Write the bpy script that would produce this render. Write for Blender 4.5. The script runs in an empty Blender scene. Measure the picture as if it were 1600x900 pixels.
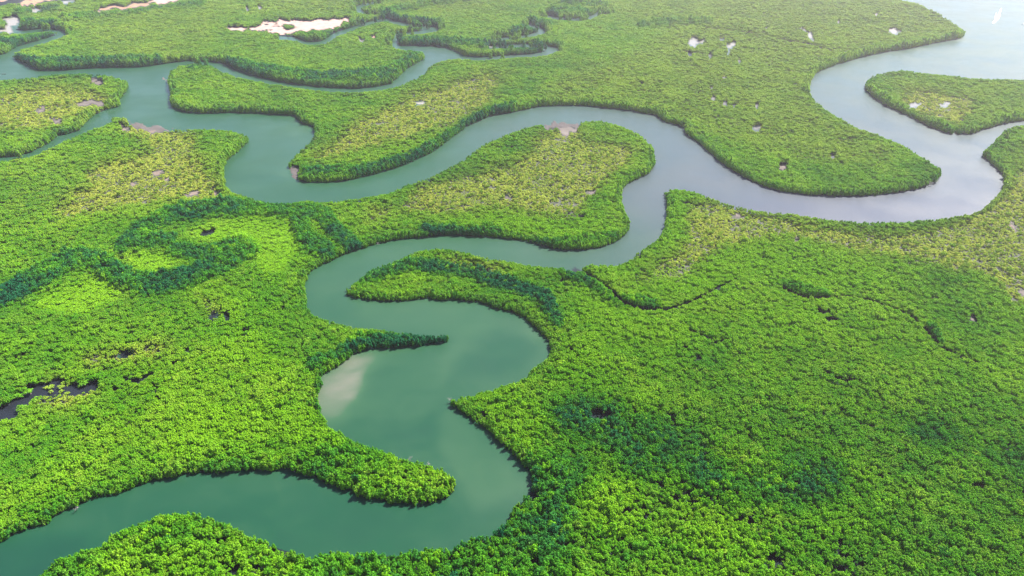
import bpy, bmesh, math, random
import numpy as np
from mathutils import Vector

random.seed(7); rng = np.random.default_rng(7)
scene = bpy.context.scene
col = scene.collection

# ------------------------------------------------------------------ camera
H = 460.0                       # flying height above the delta, metres
PITCH = math.radians(32.55)     # looking down
FPX = 1081.0                    # focal length in pixels of the 1600 px wide frame
cam_d = bpy.data.cameras.new('camera'); cam = bpy.data.objects.new('camera', cam_d); col.objects.link(cam)
cam.location = (0, 0, H); cam.rotation_euler = (math.pi / 2 - PITCH, 0, 0)
cam_d.sensor_width = 36.0; cam_d.lens = 36.0 * FPX / 1600.0
cam_d.clip_start = 1.0; cam_d.clip_end = 60000.0
scene.camera = cam

# ------------------------------------------------------------------ sky, sun, exposure
SUN_EL, SUN_AZ = math.radians(50), math.radians(48)      # azimuth to the right of the view direction
world = bpy.data.worlds.new('World'); scene.world = world; world.use_nodes = True
nt = world.node_tree; bg = nt.nodes['Background']
sky = nt.nodes.new('ShaderNodeTexSky'); sky.sky_type = 'NISHITA'; sky.sun_disc = False
sky.sun_elevation = SUN_EL; sky.sun_rotation = SUN_AZ; sky.air_density = 1.0; sky.dust_density = 0.4; sky.ozone_density = 2.5
nt.links.new(sky.outputs[0], bg.inputs[0]); bg.inputs[1].default_value = 0.085
sun_d = bpy.data.lights.new('sun', 'SUN'); sun_d.energy = 5.0; sun_d.angle = math.radians(0.6); sun_d.color = (1.0, 0.95, 0.86)
sun = bpy.data.objects.new('sun', sun_d); col.objects.link(sun)
sdir = Vector((math.sin(SUN_AZ) * math.cos(SUN_EL), math.cos(SUN_AZ) * math.cos(SUN_EL), math.sin(SUN_EL)))
sun.rotation_euler = sdir.to_track_quat('Z', 'Y').to_euler(); sun.location = (0, 0, 900)
scene.view_settings.view_transform = 'Standard'; scene.view_settings.look = 'None'
scene.view_settings.gamma = 1.0; scene.view_settings.exposure = 2.08
scene.view_settings.use_curve_mapping = False
cy = scene.cycles
cy.max_bounces = 4; cy.diffuse_bounces = 1; cy.glossy_bounces = 2; cy.transmission_bounces = 3
cy.transparent_max_bounces = 4; cy.volume_bounces = 0; cy.caustics_reflective = False; cy.caustics_refractive = False

# ------------------------------------------------------------------ map helpers (survey of the delta read off the photograph)
CP, SP = math.cos(PITCH), math.sin(PITCH)
def ground(px, py, z=0.0):
    px = np.asarray(px, float); py = np.asarray(py, float)
    a, b = px - 800, 450 - py
    dy = FPX * CP + b * SP; dz = -FPX * SP + b * CP
    t = (z - H) / dz
    return a * t, dy * t
def project(x, y, z):
    dep = y * CP - (z - H) * SP; v = y * SP + (z - H) * CP
    dep = np.maximum(dep, 1.0)
    return 800 + FPX * x / dep, 450 - FPX * v / dep

def value_noise(x, y, cell, seed):
    x = np.asarray(x) / cell; y = np.asarray(y) / cell
    xi = np.floor(x).astype(np.int64); yi = np.floor(y).astype(np.int64)
    fx = x - xi; fy = y - yi; fx = fx * fx * (3 - 2 * fx); fy = fy * fy * (3 - 2 * fy)
    def h(a, b):
        n = (a * 374761393 + b * 668265263 + seed * 974634777) & 0xffffffff
        n = ((n ^ (n >> 13)) * 1274126177) & 0xffffffff
        return ((n ^ (n >> 16)) & 0xffff) / 65535.0
    return (h(xi, yi) * (1 - fx) + h(xi + 1, yi) * fx) * (1 - fy) + (h(xi, yi + 1) * (1 - fx) + h(xi + 1, yi + 1) * fx) * fy
def fbm(x, y, cell, seed, octs=3):
    s = 0; a = 1.0; t = 0
    for k in range(octs):
        s = s + a * value_noise(x, y, cell / 2 ** k, seed + 17 * k); t += a; a *= 0.55
    return s / t

MX0, MX1, MY0, MY1 = -320, 1920, -212, 1020
class Mask:
    def __init__(self, res):
        self.r = res; self.w = int((MX1 - MX0) * res); self.h = int((MY1 - MY0) * res)
        self.a = np.zeros((self.h, self.w), np.float32)
    def poly(self, pts, val=1.0):
        P = np.array(pts, float); X = (P[:, 0] - MX0) * self.r; Y = (P[:, 1] - MY0) * self.r
        X2 = np.roll(X, -1); Y2 = np.roll(Y, -1)
        r0 = max(0, int(Y.min())); r1 = min(self.h - 1, int(Y.max()) + 1)
        for r in range(r0, r1 + 1):
            yc = r + 0.5
            m = (Y <= yc) != (Y2 <= yc)
            if not m.any(): continue
            xs = np.sort(X[m] + (yc - Y[m]) * (X2[m] - X[m]) / (Y2[m] - Y[m]))
            for k in range(0, len(xs) - 1, 2):
                c0 = max(0, int(math.ceil(xs[k] - 0.5))); c1 = min(self.w, int(math.floor(xs[k + 1] - 0.5)) + 1)
                if c1 > c0: self.a[r, c0:c1] = val
        return self
    def line(self, pts, width, yscale=1.0, val=1.0):
        for (x0, y0), (x1, y1) in zip(pts[:-1], pts[1:]):
            w = width
            cx0 = int((min(x0, x1) - w - MX0) * self.r); cx1 = int((max(x0, x1) + w - MX0) * self.r) + 2
            cy0 = int((min(y0, y1) - w - MY0) * self.r); cy1 = int((max(y0, y1) + w - MY0) * self.r) + 2
            cx0 = max(0, cx0); cy0 = max(0, cy0); cx1 = min(self.w, cx1); cy1 = min(self.h, cy1)
            if cx1 <= cx0 or cy1 <= cy0: continue
            gx = (np.arange(cx0, cx1) + 0.5) / self.r + MX0; gy = (np.arange(cy0, cy1) + 0.5) / self.r + MY0
            gx, gy = np.meshgrid(gx, gy)
            dx, dy = x1 - x0, (y1 - y0) * yscale
            t = np.clip(((gx - x0) * dx + (gy - y0) * yscale * dy) / max(dx * dx + dy * dy, 1e-6), 0, 1)
            d = np.hypot(gx - x0 - t * dx, (gy - y0) * yscale - t * dy)
            self.a[cy0:cy1, cx0:cx1][d < w / 2] = val
        return self
    def blur(self, n, times=2):
        k = max(1, int(n * self.r))
        for _ in range(times):
            for ax in (0, 1):
                c = np.cumsum(np.pad(self.a, [(k + 1, k) if i == ax else (0, 0) for i in (0, 1)], mode='edge'), axis=ax, dtype=np.float64)
                L = self.a.shape[ax]
                self.a = ((np.take(c, range(2 * k + 1, 2 * k + 1 + L), axis=ax) - np.take(c, range(0, L), axis=ax)) / (2 * k + 1)).astype(np.float32)
        return self
    def at(self, px, py):
        i = np.clip(((np.asarray(py) - MY0) * self.r).astype(int), 0, self.h - 1)
        j = np.clip(((np.asarray(px) - MX0) * self.r).astype(int), 0, self.w - 1)
        return self.a[i, j]

# ---- the river system, one closed outline, then side creeks and pools
RIVER = [(-60,872),(0,849),(25,835),(50,825),(75,819),(88,808),(105,798),(125,789),(150,774),(163,775),(188,771),(205,765),(225,755),(250,748),(288,742),(325,740),(350,738),(400,735),(425,736),(450,733),(463,741),(490,745),(505,756),(525,761),(550,769),(575,778),(600,785),(625,787),(650,789),(675,785),(700,780),(710,768),(714,750),(710,740),(695,730),(675,722),(640,716),(625,710),(605,701),(580,694),(555,685),(535,674),(513,662),(505,647),(497,630),(496,622),(502,610),(502,595),(500,590),(512,582),(530,572),(545,562),(555,551),(575,546),(600,544),(637,542),(675,539),(700,534),(703,525),(698,520),(675,521),(650,520),(625,517),(587,512),(555,509),(525,501),(500,494),(485,487),(480,472),(476,450),(480,435),(486,425),(500,416),(525,405),(539,397),(562,390),(590,381),(612,376),(630,374),(655,372),(675,370),(700,367),(725,368),(775,371),(800,374),(825,377),(850,385),(875,390),(907,391),(935,388),(960,380),(977,369),(984,357),(984,342),(977,325),(971,307),(972,297),(982,287),(1000,279),(1015,271),(1024,257),(1025,245),(1021,225),(1017,222),(1005,210),(975,196),(940,186),(907,187),(903,191),(875,189),(850,193),(845,192),(825,196),(800,204),(757,222),(750,227),(720,249),(697,262),(670,276),(637,285),(612,297),(575,305),(537,311),(505,314),(482,311),(450,314),(420,314),(400,309),(362,297),(351,285),(349,267),(355,252),(375,235),(386,225),(390,220),(386,210),(370,203),(325,199),(270,200),(237,195),(207,191),(200,190),(195,180),(175,181),(165,192),(140,201),(125,207),(100,217),(80,227),(55,240),(32,246),(0,249),(-60,252),(-60,247),(0,245.5),(30,243.5),(50,238),(75,225),(85,218),(92,212),(110,209),(125,204),(135,192),(150,179),(175,169),(187,167),(187,157),(197,145),(201,132),(197,123),(175,117),(160,115),(125,112),(88,114),(62,116),(37,120),(0,123),(-80,126),(-80,82),(0,86),(16,83),(19,90),(32,96),(50,105),(65,110),(100,110),(120,108),(150,106),(187,105),(220,105),(237,103),(262,99),(295,95),(325,96),(350,99),(370,110),(400,119),(450,130),(500,136),(550,138.5),(587,136),(612,131),(622,122),(637,107),(665,92),(666,85),(660,78),(650,77),(630,76),(620,74),(611,67),(617,59),(621,63),(625,71),(650,72),(675,72),(700,75),(717,82),(727,88),(722,90),(700,91),(680,96),(670,102),(662,114),(645,122),(625,131),(600,138),(575,141),(545,142),(512,140.5),(487,138),(450,133),(400,124),(370,118),(350,110),(332,101),(320,98.5),(300,98),(275,101),(265,108),(260,120),(252,122),(263,130),(266,140),(264,155),(270,168),(288,175),(320,177),(350,176),(400,176.5),(425,179),(460,180),(472,192),(492,199),(491,207),(482,222),(470,230),(450,251),(447,261),(451,265),(460,282),(482,285),(512,285),(550,281),(587,272),(625,261),(662,245),(687,232),(695,224),(732,197),(757,185),(777,179),(800,176),(840,167),(875,165),(912,165),(950,169),(980,172),(1000,176),(1025,180),(1035,189),(1060,196),(1069,200),(1072,210),(1092,224),(1112,242),(1122,252),(1150,270),(1175,284),(1200,294),(1225,300),(1262,305),(1325,307),(1362,306),(1400,301),(1430,297),(1447,291),(1465,282),(1474,270),(1471,260),(1455,250),(1432,236),(1412,224),(1375,209),(1337,196),(1320,185),(1295,170),(1275,155),(1265,140),(1266,127),(1275,114),(1310,100),(1345,90),(1380,82),(1425,75),(1462,67),(1500,60),(1514,52),(1510,46),(1482,27),(1462,15),(1437,4),(1417,0),(1380,-12),(1300,-40),(1180,-70),(1100,-95),(1000,-150),(1000,-211),(1919,-211),(1919,118),(1700,121),(1600,122),(1575,122),(1525,121),(1500,117),(1470,115),(1437,111),(1412,107),(1385,110),(1365,115),(1352,127),(1352,140),(1365,152),(1387,167),(1420,182),(1450,197),(1475,207),(1487,210),(1491,206),(1496,210),(1520,209),(1550,199),(1575,192),(1600,189),(1700,172),(1800,160),(1800,172),(1700,182),(1600,192),(1575,197),(1565,207),(1548,225),(1535,235),(1534,244),(1545,252),(1560,267),(1569,275),(1569,290),(1560,302),(1535,325),(1520,330),(1487,337),(1450,341),(1412,344),(1375,344),(1340,344),(1305,341),(1270,337),(1237,331),(1212,329),(1200,329),(1175,325),(1150,320),(1135,315),(1112,307),(1082,296),(1067,294),(1047,292),(1036,299),(1035,304),(1042,310),(1041,320),(1042,330),(1039,350),(1030,370),(1012,382),(997,391),(989,402),(972,409),(950,412),(937,411),(920,410),(900,422),(882,417),(850,414),(825,411),(800,406),(770,402),(745,397),(725,391),(695,386),(670,386),(650,391),(625,402),(600,411),(575,420),(560,432),(541,448),(541,460),(555,465),(575,469),(605,471),(637,470),(667,466),(687,469),(707,467),(725,470),(750,472),(770,481),(800,489),(820,497),(845,520),(859,535),(859,550),(850,560),(832,572),(820,587),(800,595),(775,602),(750,610),(720,617),(702,622),(702,630),(725,647),(745,662),(765,677),(782,694),(800,705),(815,722),(825,737),(829,750),(824,767),(812,780),(800,790),(790,810),(770,825),(762,835),(745,835),(720,841),(705,852),(675,852),(640,854),(620,861),(605,859),(575,859),(545,859),(517,857),(482,864),(465,859),(450,852),(425,845),(400,835),(390,834),(375,825),(360,817),(345,810),(325,802),(300,796),(270,797),(250,799),(225,809),(200,819),(175,830),(157,847),(130,855),(105,864),(85,871),(70,885),(55,899),(20,935),(-60,1000),(-160,1000),(-160,920)]
CREEKS = [  # centre line, width in photo pixels
    ([(18,49),(35,49.5),(60,47),(80,45),(90,48),(102,50)], 2.0), ([(102,50),(95,54),(88,57.5),(60,65.5),(30,74),(16,81),(10,86)], 2.2),
    ([(617,60),(619,54),(630,52.5),(655,50.5),(668,48.5),(676,46.5),(685,43.5),(670,41.5),(640,38),(615,33.5),(604,29)], 1.7),
    ([(604,30),(585,33),(562,40),(540,47.5),(520,55.5),(510,62),(503,65.5),(480,66.5),(468,62),(455,59.5),(436,58.5)], 1.7),
    ([(724,89),(745,90.5),(770,89.5),(800,87),(830,86),(852,82.5),(866,78.5),(873,76)], 1.8), ([(764,73.5),(790,72),(820,69.5),(850,72),(873,76)], 1.5),
    ([(775,61),(800,58.5),(825,55.5),(842,51),(852,47),(845,43.5),(832,40),(825,36)], 1.6), ([(852,23),(870,28),(900,30),(918,27.5),(929,23.5),(935,19.5),(950,19.5)], 1.4),
    ([(592,2.5),(566,7),(556,13),(566,18.5),(590,20)], 1.4),
    ([(898,421),(915,430),(935,442),(955,458),(972,474),(990,482),(1015,487),(1040,486),(1065,480),(1090,470),(1112,458),(1130,448)], 3.2),
    ([(1222,452),(1240,461),(1260,467),(1280,469)], 2.0), ([(1280,469),(1300,468),(1325,465)], 1.6),
    ([(1398,486),(1420,495),(1440,512),(1452,526),(1462,537)], 2.2), ([(1475,548),(1490,555),(1507,562)], 1.8), ([(1325,465),(1345,469),(1362,473),(1398,486)], 1.1), ([(1462,537),(1475,548)], 1.2), ([(1507,562),(1530,572)], 1.0), ([(1130,448),(1150,438)], 1.2),
    ([(1075,518),(1100,528),(1120,540)], 1.6), ([(195,592),(208,600),(222,596),(238,587)], 3.2), ([(243,605),(246,622),(256,634)], 3.4),
    ([(1215,63),(1262,70),(1275,74),(1303,82)], 1.2), ([(1100,45),(1112,46),(1150,50),(1200,57)], 1.0), ([(1066,82),(1085,84),(1102,86)], 1.2), ([(1060,50),(1045,42)], 1.0),
]
POOLS = [  # dark still pools among the mangroves
    [(-60,650),(0,637),(15,634),(22,622),(26,613),(42,610),(43,604),(60,603),(78,601),(88,595),(97,593),(104,600),(120,600),(128,604),(146,598),(155,598),(152,604),(138,609),(122,615),(108,616),(95,616),(80,618),(65,617),(55,618),(47,624),(42,632),(30,642),(25,650),(12,655),(0,656),(-60,665)],
    [(185,559),(190,551),(200,547),(206,552),(196,557)], [(325,497),(332,490),(343,491),(336,497)], [(349,492),(356,489),(360,495),(352,499)],
    [(922,646),(930,643),(945,648),(955,647),(950,655),(938,657),(925,655)], [(1300,893),(1312,887),(1322,892),(1318,899),(1302,899)], [(1336,885),(1350,882),(1356,889),(1345,895)],
    [(290,548),(298,545),(299,550),(292,554)], [(376,516),(388,518),(386,523),(378,521)], [(268,570),(275,566),(278,571),(270,574)],
    [(1108,590),(1118,588),(1120,593),(1110,595)], [(1186,563),(1195,561),(1196,567),(1188,569)], [(1035,577),(1045,575),(1046,581),(1036,582)], [(830,880),(842,878),(845,884),(834,887)],
    [(1100,782),(1110,780),(1112,785),(1102,787)], [(1040,806),(1050,805),(1050,811),(1042,812)], [(1105,800),(1113,799),(1113,805),(1106,805)], [(52,697),(60,694),(62,701),(55,703)], [(1420,770),(1426,768),(1428,774),(1421,775)],
    [(1590,770),(1600,768),(1640,772),(1640,780),(1600,780)]]
PONDS = [  # pale shallow ponds
    [(1074,62),(1088,60),(1092,65),(1102,62),(1100,65),(1090,68),(1088,73),(1080,72),(1075,69)], [(1124,59),(1131,60),(1131,63),(1124,62)], [(1136,68),(1151,68),(1145,75),(1140,77),(1142,84.5),(1136,84.5),(1138,76)],
    [(1153,95),(1158,95),(1157,99),(1154,98)], [(1262,50),(1267,50),(1270,57),(1273,64),(1268,63),(1263,57)], [(1250,43),(1258,46),(1263,50),(1257,47)], [(1308,32),(1312,33),(1311,36),(1308,36)], [(1178,165),(1186,163),(1183,170)],
    [(1174,195),(1190,197),(1188,206),(1182,204)], [(1110,153),(1120,153),(1116,157)], [(1130,160),(1136,158),(1137,163),(1130,164)], [(1144,164),(1150,164),(1149,167)], [(1195,43),(1199,43),(1197,47)], [(1388,47),(1400,46),(1409,50),(1396,52),(1389,50)],
    [(1364,22),(1371,22),(1370,26)], [(1419,168),(1421,163),(1440,160),(1438,164),(1426,167)], [(1468,162),(1484,161),(1481,165),(1470,166)], [(1128,120),(1133,119),(1133,122)], [(1110,137),(1114,136),(1113,139)],
    [(649,160),(656,158),(664,160),(658,163),(651,163)], [(644,148.5),(648,148),(648,150),(644,150)], [(46,12),(70,12),(62,17),(50,19)], [(96,3),(104,2),(118,1),(112,4)], [(2,31),(28,26),(32,32),(20,40),(18,51),(0,51),(-20,52),(-20,46),(0,46),(13,40),(12,36)],
    [(402,10),(410,11),(408,15),(403,14)], [(560,60),(571,61),(568,65),(562,64)], [(383,11),(388,11),(389,17),(384,17)], [(1107,85),(1112,84),(1111,90),(1108,90)], [(1074,84),(1081,84),(1080,86),(1074,86)], [(1297,242),(1305,243),(1303,246)], [(772,23),(775,22),(775,24)],
    [(764,72),(768,72),(768,75),(764,75)], [(825,34),(828,36),(826,37)]]
SAND = [  # bare sand and mud, value = how pale and how red
    ([(400,43),(412,33),(425,33),(450,33),(460,30.5),(495,30.5),(530,31.5),(547,30.5),(535,35),(533,40),(515,44),(480,49),(455,52),(425,52),(422,49),(410,47),(400,46.5),(372,46.5),(350,46.5),(352,44.5),(372,43.5)], 1.0),
    ([(232,6),(240,-2),(262,-14),(330,-14),(295,-2),(272,3),(252,6)], 1.0), ([(145,19),(163,13),(183,8.5),(232,5),(235,7),(200,11),(186,13),(160,15.5),(152,19.5)], 0.8),
    ([(24,6),(45,1),(60,-6),(120,-10),(95,-1),(62,4),(45,8),(32,7)], 0.9), ([(-30,-3),(14,-5),(10,1),(0,2),(-30,3)], 0.9),
    ([(849,195),(862,190.5),(880,189.5),(903,191.5),(907,196),(897,199),(880,200.5),(866,199),(853,201)], 0.28), ([(873,200),(890,199),(902,203),(890,208),(884,214),(878,212),(876,206)], 0.55),
    ([(450,264),(467,259),(464,268),(461,282),(455,275)], 0.3), ([(200,189),(210,191),(237,195.5),(272,200.5),(262,204),(236,204),(205,196)], 0.35), ([(233,203),(243,204),(240,208),(233,207)], 0.6), ([(251,121),(257,120),(264,130),(258,128)], 0.4),
    ([(237,268),(248,264),(256,268),(248,274),(238,273)], 0.6), ([(287,303),(300,299),(312,299),(302,305),(292,307)], 0.6), ([(332,301),(344,300),(338,305)], 0.6), ([(203,287),(213,284),(212,289),(205,290)], 0.6), ([(257,281),(265,277),(263,283)], 0.6),
    ([(57,170),(70,167),(69,174),(60,177)], 0.55), ([(120,162),(138,158),(160,158),(164,162),(140,164),(122,166)], 0.5), ([(142,125),(162,124),(160,130),(148,132)], 0.45), ([(82,186),(96,188),(94,194),(84,192)], 0.5), ([(580,57),(588,57),(587,59.5),(580,59)], 1.0),
    ([(1150,335),(1157,336),(1155,341),(1150,340)], 0.55), ([(918,298),(932,297),(930,301),(920,302)], 0.5), ([(1216,258),(1230,260),(1228,264),(1217,263)], 0.5), ([(1577,345),(1583,350),(1590,362),(1584,358)], 0.6), ([(188,195),(202,199),(200,204),(190,201)], 0.6),
    ([(1240,374),(1250,373),(1248,377)], 0.5), ([(790,305),(800,308),(797,312),(790,310)], 0.45), ([(1515,492),(1522,499),(1528,503),(1520,502)], 0.5), ([(1588,452),(1600,452),(1640,460),(1600,462)], 0.5)]
water_m = Mask(2).poly(RIVER)
pool_m = Mask(2); pond_m = Mask(2); sand_m = Mask(2); sandv_m = Mask(1)
for l, w in CREEKS[:9]: water_m.line(l, w * 1.5)
def rough(pts, amp=0.16, n=4):
    r = random.Random(int(pts[0][0] * 7 + pts[0][1])); out = []
    for (x0, y0), (x1, y1) in zip(pts, pts[1:] + pts[:1]):
        out.append((x0, y0))
        for k in range(1, n):
            t = k / n; q = r.uniform(-amp, amp) * min(1.0, 14 / max(1, math.hypot(x1 - x0, y1 - y0)))
            out.append((x0 + (x1 - x0) * t - (y1 - y0) * q, y0 + (y1 - y0) * t + (x1 - x0) * q))
    return out
slit_m = Mask(2)       # creeks too narrow to see their water, and small holes in the canopy
for p in POOLS[:4]: pool_m.poly(rough(p))
for p in POOLS[4:10] + POOLS[13:15] + POOLS[19:]: slit_m.poly(rough(p))
for l, w in CREEKS[9:]: slit_m.line(l, w * 1.1)
for p in PONDS: pond_m.poly(rough(p, .25))
for p, v in SAND: q = rough(p, .26); sand_m.poly(q); sandv_m.poly(q, v)
for p in [[(438,40),(446,37),(458,39),(462,42),(457,46),(448,47),(444,43)], [(424,37),(434,36),(432,38)], [(410,38),(420,36.5),(419,39)], [(426,40.5),(440,39.5),(436,42)], [(418,46),(428,46),(424,48)]]: sand_m.poly(p, 0); sandv_m.poly(p, 0)
creek_m = Mask(1)
for l, w in CREEKS[9:]: creek_m.line(l, w * 2 + 4)
wet = Mask(2); wet.a = np.maximum(np.maximum(water_m.a, pool_m.a), pond_m.a)
bare = Mask(2); bare.a = np.maximum(wet.a, sand_m.a)

# ---- vegetation belts
sparse_m = Mask(1)
for p in [
    [(85,335),(100,352),(160,332),(250,318),(345,308),(350,292),(320,272),(320,250),(290,238),(240,240),(150,260),(132,275),(140,290)],
    [(-60,150),(0,150),(60,132),(150,140),(180,158),(130,188),(60,208),(0,205),(-60,210)], [(180,186),(260,205),(320,212),(300,240),(240,236),(200,215)],
    [(615,338),(650,295),(700,280),(780,262),(830,240),(880,232),(940,218),(1000,238),(990,255),(960,275),(930,300),(910,335),(860,342),(790,330),(700,338)], [(810,230),(860,205),(905,205),(920,225),(860,240)],
    [(1075,318),(1110,312),(1200,340),(1300,358),(1400,368),(1500,347),(1560,312),(1600,262),(1700,300),(1700,500),(1580,475),(1540,432),(1420,412),(1330,392),(1220,372),(1130,388),(1060,445),(990,442),(1070,385)],
    [(560,190),(640,150),(760,115),(800,120),(770,150),(755,175),(690,205),(620,225),(560,240),(500,258),(475,250),(530,215)],
    [(45,628),(100,616),(150,606),(152,620),(110,642),(60,642)], [(125,553),(160,558),(260,535),(290,540),(250,562),(170,572),(130,578)], [(70,598),(95,588),(100,600),(80,602)], [(310,480),(350,470),(360,485),(330,500)],
    [(1395,150),(1440,140),(1520,160),(1500,195),(1440,185)], [(570,338),(610,322),(610,348),(580,350)], [(680,405),(780,415),(790,440),(700,425)]]:
    sparse_m.poly(p)
sparse_m.blur(9)
olive_m = Mask(1)      # yellowish, finer shrub: the far flats
for p, v in [([(1000,-60),(1480,-10),(1500,50),(1380,75),(1270,110),(1260,150),(1300,190),(1400,235),(1380,262),(1250,255),(1140,225),(1060,185),(980,165),(830,160),(880,120),(1000,80),(1050,50)], 1.0), ([(760,-20),(1100,-60),(1100,50),(1000,40),(880,0)], 0.75), ([(560,-30),(760,-30),(800,15),(720,30),(620,18)], 0.7), ([(150,20),(350,22),(300,100),(180,100),(120,60)], 0.6), ([(380,-20),(560,-30),(540,25),(400,28)], 0.7), ([(0,-20),(380,-30),(380,25),(60,40)], 0.55), ([(1360,110),(1600,125),(1700,130),(1700,170),(1560,190),(1490,205),(1400,160)], 0.6), ([(0,255),(330,240),(400,320),(200,340),(60,360),(0,360)], 0.35), ([(1560,240),(1700,200),(1700,360),(1560,330)], 0.6)]:
    olive_m.poly(p, v)
olive_m.blur(9)
dark_m = Mask(1); belt_m = Mask(1)
for l, w in [([(565,400),(530,372),(500,338),(430,330),(340,330),(270,342),(215,372),(195,392)], 24), ([(205,390),(240,385),(270,380)], 16), ([(275,398),(330,402),(385,388)], 22), ([(395,392),(350,420),(290,442),(230,452),(190,438),(150,414),(110,414),(60,442),(0,474),(-60,492)], 30), ([(470,350),(480,380),(510,395)], 26),
             ([(600,26),(640,15),(680,8),(740,-2)], 8), ([(100,35),(160,28),(230,20),(320,8)], 7), ([(30,23),(90,17)], 6), ([(880,8),(950,12)], 6), ([(640,90),(655,85)], 12), ([(600,32),(690,40)], 7), ([(470,58),(505,58),(600,34)], 6), ([(620,65),(720,72),(800,78)], 10), ([(640,46),(670,43)], 8), ([(790,80),(850,78)], 10), ([(800,54),(845,46)], 7), ([(830,36),(860,42)], 7), ([(860,22),(920,24)], 7), ([(20,45),(90,42)], 9), ([(0,76),(85,54)], 10),
             ([(20,95),(60,104),(250,98)], 10), ([(360,105),(420,115),(500,126),(600,122),(650,90)], 14), ([(1000,42),(1070,36),(1110,38)], 6), ([(40,128),(100,116),(160,120)], 14), ([(300,110),(340,104)], 10), ([(1470,118),(1560,128)], 8), ([(480,275),(560,272),(640,252),(680,232)], 12), ([(690,222),(740,190),(800,172)], 10), ([(820,384),(900,384),(960,372)], 9), ([(660,364),(780,366)], 9), ([(485,575),(530,560),(560,540),(690,530)], 16), ([(505,590),(500,640),(510,655)], 10),
             ([(560,440),(640,420),(740,430),(850,470),(870,510)], 20), ([(880,425),(960,475),(1020,482)], 14), ([(1450,520),(1465,538)], 10), ([(1220,448),(1290,466)], 8)]:
    belt_m.line(l, w)
for p, v in [([(850,650),(900,632),(960,632),(1020,645),(1080,690),(1165,765),(1150,795),(1090,790),(1030,750),(960,735),(930,700),(880,690)], 0.85), ([(1130,745),(1240,715),(1320,725),(1340,765),(1230,805),(1140,795)], 0.6), ([(1390,650),(1500,668),(1600,715),(1700,740),(1700,800),(1600,775),(1500,725),(1420,690)], 0.6),
             ([(1560,800),(1700,810),(1700,870),(1600,850)], 0.5), ([(480,872),(700,862),(830,795),(880,800),(890,850),(870,960),(470,960)], 0.7), ([(820,705),(880,715),(930,760),(870,800),(825,770)], 0.6), ([(60,920),(120,870),(240,810),(330,810),(300,840),(180,880),(120,960)], 0.6), ([(440,705),(560,695),(610,720),(560,755),(480,740)], 0.4)]:
    dark_m.poly(p, v)
dark_m.blur(15); belt_m.blur(2)
lime_m = Mask(1)
for p in [[(200,402),(260,398),(292,408),(245,436),(215,428)], [(285,368),(400,345),(455,360),(475,400),(440,450),(395,440),(405,385),(340,382)], [(40,470),(150,440),(200,465),(120,500),(50,490)], [(870,520),(960,560),(960,620),(880,600)], [(930,740),(1010,760),(1020,840),(940,870),(900,820)], [(300,450),(420,460),(470,520),(430,600),(330,560),(360,500)],
          [(720,620),(800,610),(860,660),(830,720),(760,660)], [(560,690),(700,725),(705,750),(600,720)], [(900,455),(1000,500),(1100,540),(1040,580),(940,540),(870,490)], [(1010,430),(1150,400),(1300,410),(1400,440),(1300,455),(1180,430),(1050,470)], [(560,350),(800,345),(960,350),(960,370),(880,375),(680,355)], [(300,640),(480,640),(520,690),(400,720),(250,720)], [(0,520),(120,510),(160,545),(60,580),(0,590)],
          [(1240,790),(1360,780),(1400,860),(1300,880),(1250,850)], [(1420,690),(1500,700),(1490,735),(1430,720)], [(1080,300),(1050,300),(1050,350),(1010,395),(1060,380)]]:
    lime_m.poly(p)
lime_m.blur(10)
meadow_m = Mask(1)     # smooth low bright green between the dark belts
for p in [[(196,404),(255,400),(292,410),(245,434),(215,428)], [(285,366),(330,352),(400,348),(455,358),(468,392),(440,430),(410,425),(405,392),(390,378),(345,378),(300,380)], [(60,468),(150,440),(200,465),(130,496),(60,488)], [(210,372),(250,362),(262,370),(225,380)]]: meadow_m.poly(p)
meadow_m.blur(4)

def crown_size(d): return 1.9 + 0.00095 * d + 1.05 * np.clip((620 - d) / 260, 0, 1)          # metres, mean crown width
def tree_height(d): return 6.0 + 0.0022 * d

def swept(mask, x, y, h, n=6, z0=0.0):
    """largest mask value met between the foot and the top of something h high standing at x, y"""
    r = np.zeros(np.shape(x), np.float32)
    for k in range(n):
        px, py = project(x, y, z0 + (h - z0) * k / (n - 1)); r = np.maximum(r, mask.at(px, py))
    return r

# ------------------------------------------------------------------ materials
def new_mat(name):
    m = bpy.data.materials.new(name); m.use_nodes = True
    n = m.node_tree.nodes; return m, n, m.node_tree.links, n['Principled BSDF'], n['Material Output']
def attr(n, name, kind='GEOMETRY'):
    a = n.new('ShaderNodeAttribute'); a.attribute_type = kind; a.attribute_name = name; return a
def mixc(n, l, fac, a, b):
    x = n.new('ShaderNodeMix'); x.data_type = 'RGBA'
    for sock, v in ((x.inputs[0], fac), (x.inputs[6], a), (x.inputs[7], b)):
        if hasattr(v, 'is_linked'): l.new(v, sock)
        elif isinstance(v, (int, float)): sock.default_value = v
        else: sock.default_value = (*v, 1)
    return x.outputs[2]

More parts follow.
